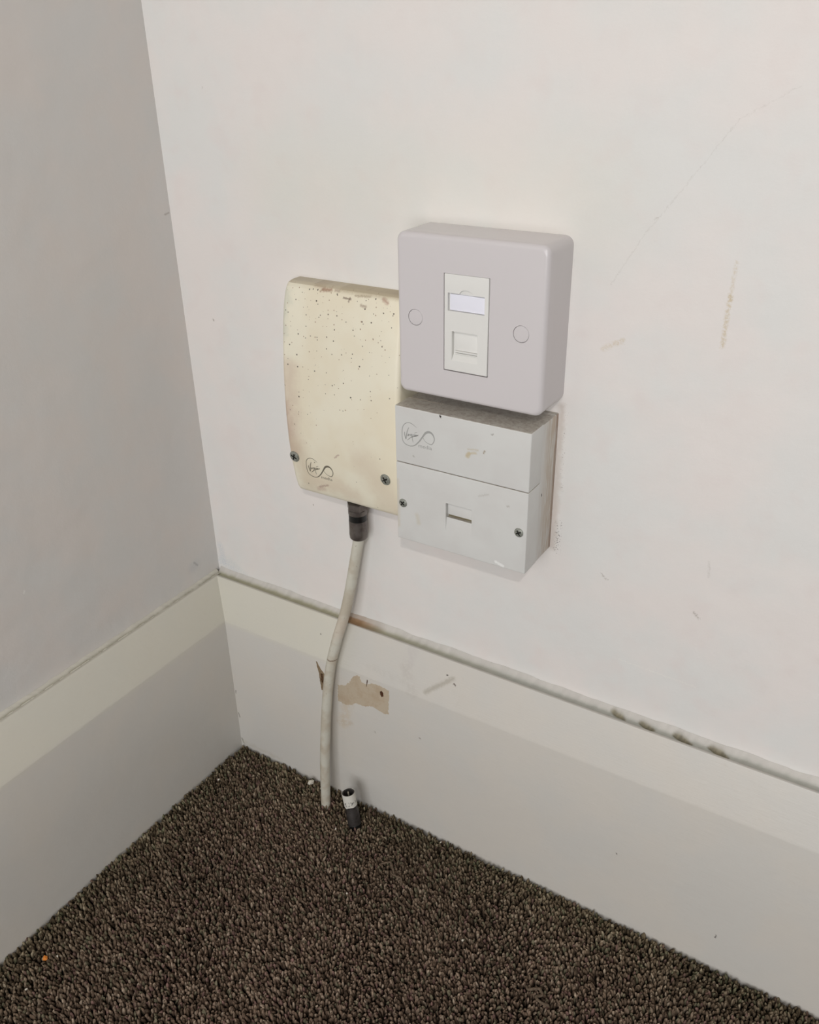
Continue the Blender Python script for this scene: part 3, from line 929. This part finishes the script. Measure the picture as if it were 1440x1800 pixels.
# ------------------------------------------------------------------ coaxial cable
PATH = [(146.0, -11.0, 240), (146.0, -11.0, 235.5), (142.2, -13.5, 211.2), (139.0, -16.0, 190.8), (135.4, -18.5, 173.0), (130.3, -23.0, 151.0), (126.0, -27.0, 126.7), (122.8, -30.5, 90.9), (120.4, -33.5, 47.4), (119.6, -35.8, 4.0), (119.5, -36.0, -5.5)]
t = thing('coaxial_cable', 'off-white cable hanging from the cream cover down into the carpet', 'cable', (146, -11, 240))
v, f = tube(PATH, 3.75, 20, 10)
mesh_obj('cable_jacket', v, f, M_cable, t, angle=60)
con = None
CXC, CYC = 146.0, -11.0
prof = [(6.15, 240.8), (6.25, 239.2), (5.95, 236.4), (5.2, 235.5), (3.6, 235.3)]
v, f = lathe([(3.6, 249.5), (6.1, 249.5), (6.1, 241.4)] + prof, 32, (CXC, CYC, 0))
con = mesh_obj('connector', v, f, M_nickel, t, angle=40)
con['label'] = 'dark metal plug with a black ring'
v, f = lathe([(5.9, 249.4), (6.0, 249.5), (6.0, 254.0), (5.9, 254.1)], 32, (CXC, CYC, 0))
mesh_obj('rubber_ring', v, f, M_rubber, con, angle=40)
nut = [[((r * (1 if True else 1)) * math.cos(math.radians(60 * k + 12)) + CXC, r * math.sin(math.radians(60 * k + 12)) + CYC, h) for k in range(6)] for r, h in ((6.7, 257.2), (7.1, 257.9), (7.1, 262.4))]
v, f = loft(nut)
v2, f2 = lathe([(6.1, 254.0), (6.25, 254.4), (6.25, 257.3), (5.8, 257.5)], 32, (CXC, CYC, 0))
mesh_obj('hex_nut', *join([(v, f), (v2, f2)]), M_nickel, con, angle=25)

# ------------------------------------------------------------------ loose plug on the carpet
base = Vector((151.0, -41.0, -3.0)); top = Vector((145.2, -39.6, 28.5))
ax = (top - base).normalized(); L = (top - base).length
t = thing('loose_plug', 'loose dark metal cable plug with a torn white label standing on the carpet', 'plug', (150.5, -40.9, 0))
v, f = lathe([(4.5, 4.2), (5.15, 4.8), (5.15, 15), (4.7, 16.2), (4.7, L - .8), (4.9, L), (3.9, L), (3.8, L - 9), (0.6, L - 9)], 28, base, ax)
mesh_obj('body', v, f, M_darkmetal, t, angle=40)
v, f = lathe([(3.0, 0), (5.0, 0.3), (5.3, 1.0), (5.3, 4.2), (4.9, 4.6), (3.0, 4.7)], 28, base, ax)
mesh_obj('rubber_seal', v, f, M_rubber, t, angle=40)
M_ringdark = plain('dark_bore', (26, 22, 20), 0.6, 0.3)
v, f = lathe([(3.95, L + .02), (3.85, L - 8.8), (0.3, L - 8.9)], 24, base, ax, cap=False)
mesh_obj('bore', v, f, M_ringdark, t, angle=40)['label'] = 'dark hollow end'
v, f = lathe([(0.55, L - 9), (0.55, L - 1), (0.3, L - .3)], 10, base + Vector((-0.9, 0.9, 0)), ax)
mesh_obj('centre_pin', v, f, plain('copper_pin', (206, 196, 176), 0.4, 0.5, 0.4), t, angle=40)
# torn paper label: an open sleeve with ragged lower edge
q = Vector((0, 0, 1)).rotation_difference(ax)
vv = []; ff = []; uvw = []
NA, NH = 44, 10
for i in range(NA + 1):
    a = math.radians(-168 + 262 * i / NA)
    low_edge = L - 11.0 + 1.2 * smooth_noise(i * 1.0, 40, 4)
    if i < 8:
        low_edge = L - 1.6 - 2.2 * max(0, (i - 4) / 4) + 0.6 * smooth_noise(i, 41, 2)
    for k in range(NH + 1):
        h = low_edge + (L + 0.25 - low_edge) * k / NH
        rr = 5.05 + 0.12 * smooth_noise(i + k * 3, 42, 3)
        for r_ in (rr,):
            p = q @ Vector((r_ * math.cos(a), r_ * math.sin(a), h)) + base
            vv.append(tuple(p))
for i in range(NA):
    for k in range(NH):
        a = i * (NH + 1) + k
        ff.append((a, a + 1, a + NH + 2, a + NH + 1))
nv = len(vv)
inner = []
for p in vv:
    d = Vector(p) - base; d -= ax * d.dot(ax)
    inner.append(tuple(Vector(p) - d.normalized() * 0.2))
ff2 = ff + [tuple(i + nv for i in reversed(qd)) for qd in ff]
rim = [i * (NH + 1) + NH for i in range(NA + 1)]
ff2 += [(a, b, b + nv, a + nv) for a, b in zip(rim, rim[1:])]
rim = [i * (NH + 1) for i in range(NA + 1)]
ff2 += [(b, a, a + nv, b + nv) for a, b in zip(rim, rim[1:])]
m = NT('torn_label_paper', rough=0.7, spec=0.2)
pr = m.ramp(m.noise(m.P, 0.55, 3, 0.6), 0.50, 0.60)
zone = m.seg(m.P, (146.6, 0, 21.0), (149.6, 0, 22.5), 1.7, 0.9)
m.color(m.mix(m.math('MULTIPLY', m.math('MULTIPLY', pr, zone), 0.9), lin(216, 213, 204), lin(70, 68, 68)))
mesh_obj('paper_label', vv + inner, ff2, m.mat, t, angle=60)['label'] = 'torn white paper label with smudged black print'

# ------------------------------------------------------------------ carpet
def carpet():
    r = np.random.default_rng(11)
    step = 2.0
    X, Y = np.meshgrid(np.arange(18.5, 690, step), np.arange(-455, -19, step))
    X = X + (np.arange(X.shape[0])[:, None] % 2) * step / 2
    x = (X + r.uniform(-.55, .55, X.shape)).ravel(); y = (Y + r.uniform(-.55, .55, Y.shape)).ravel()
    keep = (x > 18.2) & (y < -19.3)
    x = x[keep]; y = y[keep]; n = len(x)
    K = 5
    hs = np.array([-6.0, -2.6, -0.7, 0.55]); rs = np.array([0.7, 1.05, 1.02, 0.5])
    lenv = r.normal(0, 0.7, n) + 0.7 * np.sin(x / 17 + 2 * np.sin(y / 23)) * np.sin(y / 19 + 1.3)
    lenv = np.clip(lenv, -1.9, 1.5)
    # tufts against the boards are pressed down a little
    edge = np.minimum(x - 18.0, -y - 19.0)
    lenv -= 1.3 * np.exp(-edge / 2.5)
    sw = 0.9 * np.sin(x / 41 + y / 63) 
    lx = r.normal(0, 0.75, n) + 0.35 * np.cos(sw * 3); ly = r.normal(0, 0.75, n) - 0.25 + 0.25 * np.sin(sw * 4)
    ph = r.uniform(0, 6.28, n); rad = r.uniform(.8, 1.18, n)
    NV = K * 4 + 1
    V = np.zeros((n, NV, 3), np.float32)
    for j in range(4):
        tt_ = (hs[j] + 6) / 6.5
        for k in range(K):
            a = ph + 2 * np.pi * k / K + tt_ * 1.2
            wob = 1 + 0.18 * np.sin(3 * a + ph * 5)
            V[:, j * K + k, 0] = x + lx * tt_ ** 1.5 * 1.3 + rs[j] * rad * wob * np.cos(a)
            V[:, j * K + k, 1] = y + ly * tt_ ** 1.5 * 1.3 + rs[j] * rad * wob * np.sin(a)
            V[:, j * K + k, 2] = hs[j] + lenv * tt_ + 0.3 * np.sin(a * 2 + ph)
    V[:, -1, 0] = x + lx * 1.4; V[:, -1, 1] = y + ly * 1.4; V[:, -1, 2] = 0.95 + lenv
    V[:, :, 0] = np.maximum(V[:, :, 0], 17.5); V[:, :, 1] = np.minimum(V[:, :, 1], -18.5)
    F = []
    for j in range(3):
        for k in range(K):
            a = j * K + k; b = j * K + (k + 1) % K
            F += [(a, b, b + K), (a, b + K, a + K)]
    for k in range(K):
        F.append((3 * K + k, 3 * K + (k + 1) % K, 4 * K))
    F = np.array(F)
    faces = (F[None] + (np.arange(n) * NV)[:, None, None]).reshape(-1)
    me = bpy.data.meshes.new('carpet')
    me.vertices.add(n * NV); me.vertices.foreach_set('co', (V.reshape(-1) * S).astype(np.float32))
    nf = n * len(F)
    me.loops.add(nf * 3); me.loops.foreach_set('vertex_index', faces.astype(np.int32))
    me.polygons.add(nf)
    me.polygons.foreach_set('loop_start', (np.arange(nf) * 3).astype(np.int32))
    me.update(calc_edges=True); me.validate()
    # yarn colours: brown heather with a few pale and greenish tufts
    pal = np.array([lin(104, 88, 75)[:3], lin(120, 104, 90)[:3], lin(84, 70, 59)[:3], lin(136, 121, 106)[:3], lin(98, 92, 76)[:3], lin(104, 82, 76)[:3], lin(66, 55, 46)[:3]])
    idx = r.choice(len(pal), n, p=[.30, .20, .20, .08, .08, .06, .08])
    c = pal[idx] * r.uniform(.8, 1.2, (n, 1)) * 1.28
    # trodden and dusty areas: redder in the open, greyer green along the boards
    low = 1 + 0.10 * np.sin(x / 37 + 1.7 * np.sin(y / 51)) * np.cos(y / 43 + 0.6)
    c = c * low[:, None]
    dust = np.exp(-edge / 26.0)[:, None]
    c = c * (1 - dust) + c * np.array([0.86, 0.96, 0.84]) * dust
    C = np.ones((n, NV, 4), np.float32); C[:, :, :3] = c[:, None, :] * r.uniform(0.62, 1.42, (n, NV, 1))
    at = me.color_attributes.new('tint', 'FLOAT_COLOR', 'POINT')
    at.data.foreach_set('color', C.reshape(-1))
    me.polygons.foreach_set('use_smooth', np.ones(nf, bool))
    o = bpy.data.objects.new('carpet', me); COL.objects.link(o)
    me.materials.append(attr_material('carpet_yarn', 1.0, 0.05))
    o['kind'] = 'stuff'
    tag(o, 'brown heather cut-pile carpet filling the floor of the corner', 'carpet')
    return o


carpet()

# ------------------------------------------------------------------ crumbs and loose yarn on the carpet
def crumb(name, label, cat, x, y, z, size, mat, seed, group=None, squash=(1, 1, .7)):
    r = random.Random(seed)
    import bmesh
    bm = bmesh.new()
    bmesh.ops.create_icosphere(bm, subdivisions=1, radius=1)
    for vt in bm.verts:
        k = r.uniform(.7, 1.2)
        vt.co = Vector((vt.co.x * squash[0], vt.co.y * squash[1], vt.co.z * squash[2])) * k * size * S
    me = bpy.data.meshes.new(name); bm.to_mesh(me); bm.free()
    me.materials.append(mat)
    o = bpy.data.objects.new(name, me); COL.objects.link(o)
    o.location = (x * S, y * S, z * S); o.rotation_euler = (r.uniform(-.4, .4), r.uniform(-.4, .4), r.uniform(0, 6))
    return tag(o, label, cat, group)


M_chip = plain('white_chip', (214, 208, 194), 0.8, 0.2)
M_orange = plain('orange_crumb', (214, 130, 52), 0.7, 0.3)
M_flake = plain('brown_flake', (126, 106, 90), 0.8, 0.2)
crumb('orange_crumb', 'small orange crumb on the carpet by the left skirting board', 'crumb', 42, -239, 1.6, 1.9, M_orange, 1)
crumb('plaster_chip', 'white plaster chip on the carpet just left of the hanging cable', 'chip', 97.2, -25.6, 2.6, 2.6, M_chip, 2, None, (1.2, .7, .9))
crumb('plaster_chip', 'tiny white chip on the carpet touching the foot of the cable', 'chip', 108.2, -26.4, 2.0, 1.3, M_chip, 12)
crumb('brown_flake', 'flat grey-brown flake on the carpet between the orange crumb and the corner', 'flake', 83, -185.4, 1.8, 2.6, M_flake, 3, None, (1.2, .8, .3))
for i, (x, y, s_, lb) in enumerate([
    (30.5, -61.2, 1.0, 'pale speck on the carpet close to the corner and the left skirting board'),
    (47.6, -233.6, .85, 'pale sliver on the carpet right beside the orange crumb'),
    (49.5, -259.2, .95, 'pale speck on the carpet nearest the lower left of the photo'),
    (182.2, -95.9, .8, 'pale speck on the open carpet in front of the loose plug'),
    (269.3, -86.2, .95, 'pale speck on the carpet in the lower middle of the photo'),
    (216.3, -23.4, .7, 'pale speck on the carpet at the foot of the right skirting board'),
    (141.6, -53.2, .9, 'pale speck on the carpet below the loose plug')]):
    crumb('speck', lb, 'speck', x, y, 1.4, s_, M_chip, 30 + i, 'pale specks scattered on the carpet', (1.1, .8, .8))

M_yarn = plain('loose_yarn', (112, 98, 84), 1.0, 0.05, 0, (0.8, (84, 72, 60)))


def yarn(pts, r, label):
    v, f = tube(pts, r, 7, 8)
    o = mesh_obj('yarn_strand', v, f, M_yarn, None, angle=80)
    return tag(o, label, 'yarn')


yarn([(188.5, -63.3, 1.0), (194, -59, 2.4), (198.1, -61.6, 2.2), (203, -66, 1.4), (208.6, -66.7, 2.6), (211, -71, 0.6)], .75, 'pulled loop of yarn lying on the carpet in front of the loose plug')
yarn([(216, -80.5, .8), (217.5, -84, 2.3), (222, -85, 2.4), (225.5, -88, .8)], .75, 'short pulled tuft of yarn on the carpet right of the pulled loop')
yarn([(319, -93.5, .8), (321.6, -95.5, 2.4), (326.5, -92, 2.6), (330, -94.5, 2.2), (327.5, -98, 2.4), (332, -99.5, 2.4), (336, -98.0, .8)], .9, 'curled loose yarn on the carpet at the bottom of the photo')
yarn([(40, -132.5, .6), (46, -137.5, 2.2), (53, -139, 2.3), (59.5, -143, 0.8)], .6, 'thin loose thread on the carpet along the left skirting board')
yarn([(155.5, -27.5, 6.0), (156.5, -30, 4.0), (159.7, -33, 1.2)], .45, 'upright stray fibre on the carpet right of the loose plug')

# ------------------------------------------------------------------ end
bpy.context.view_layer.update()
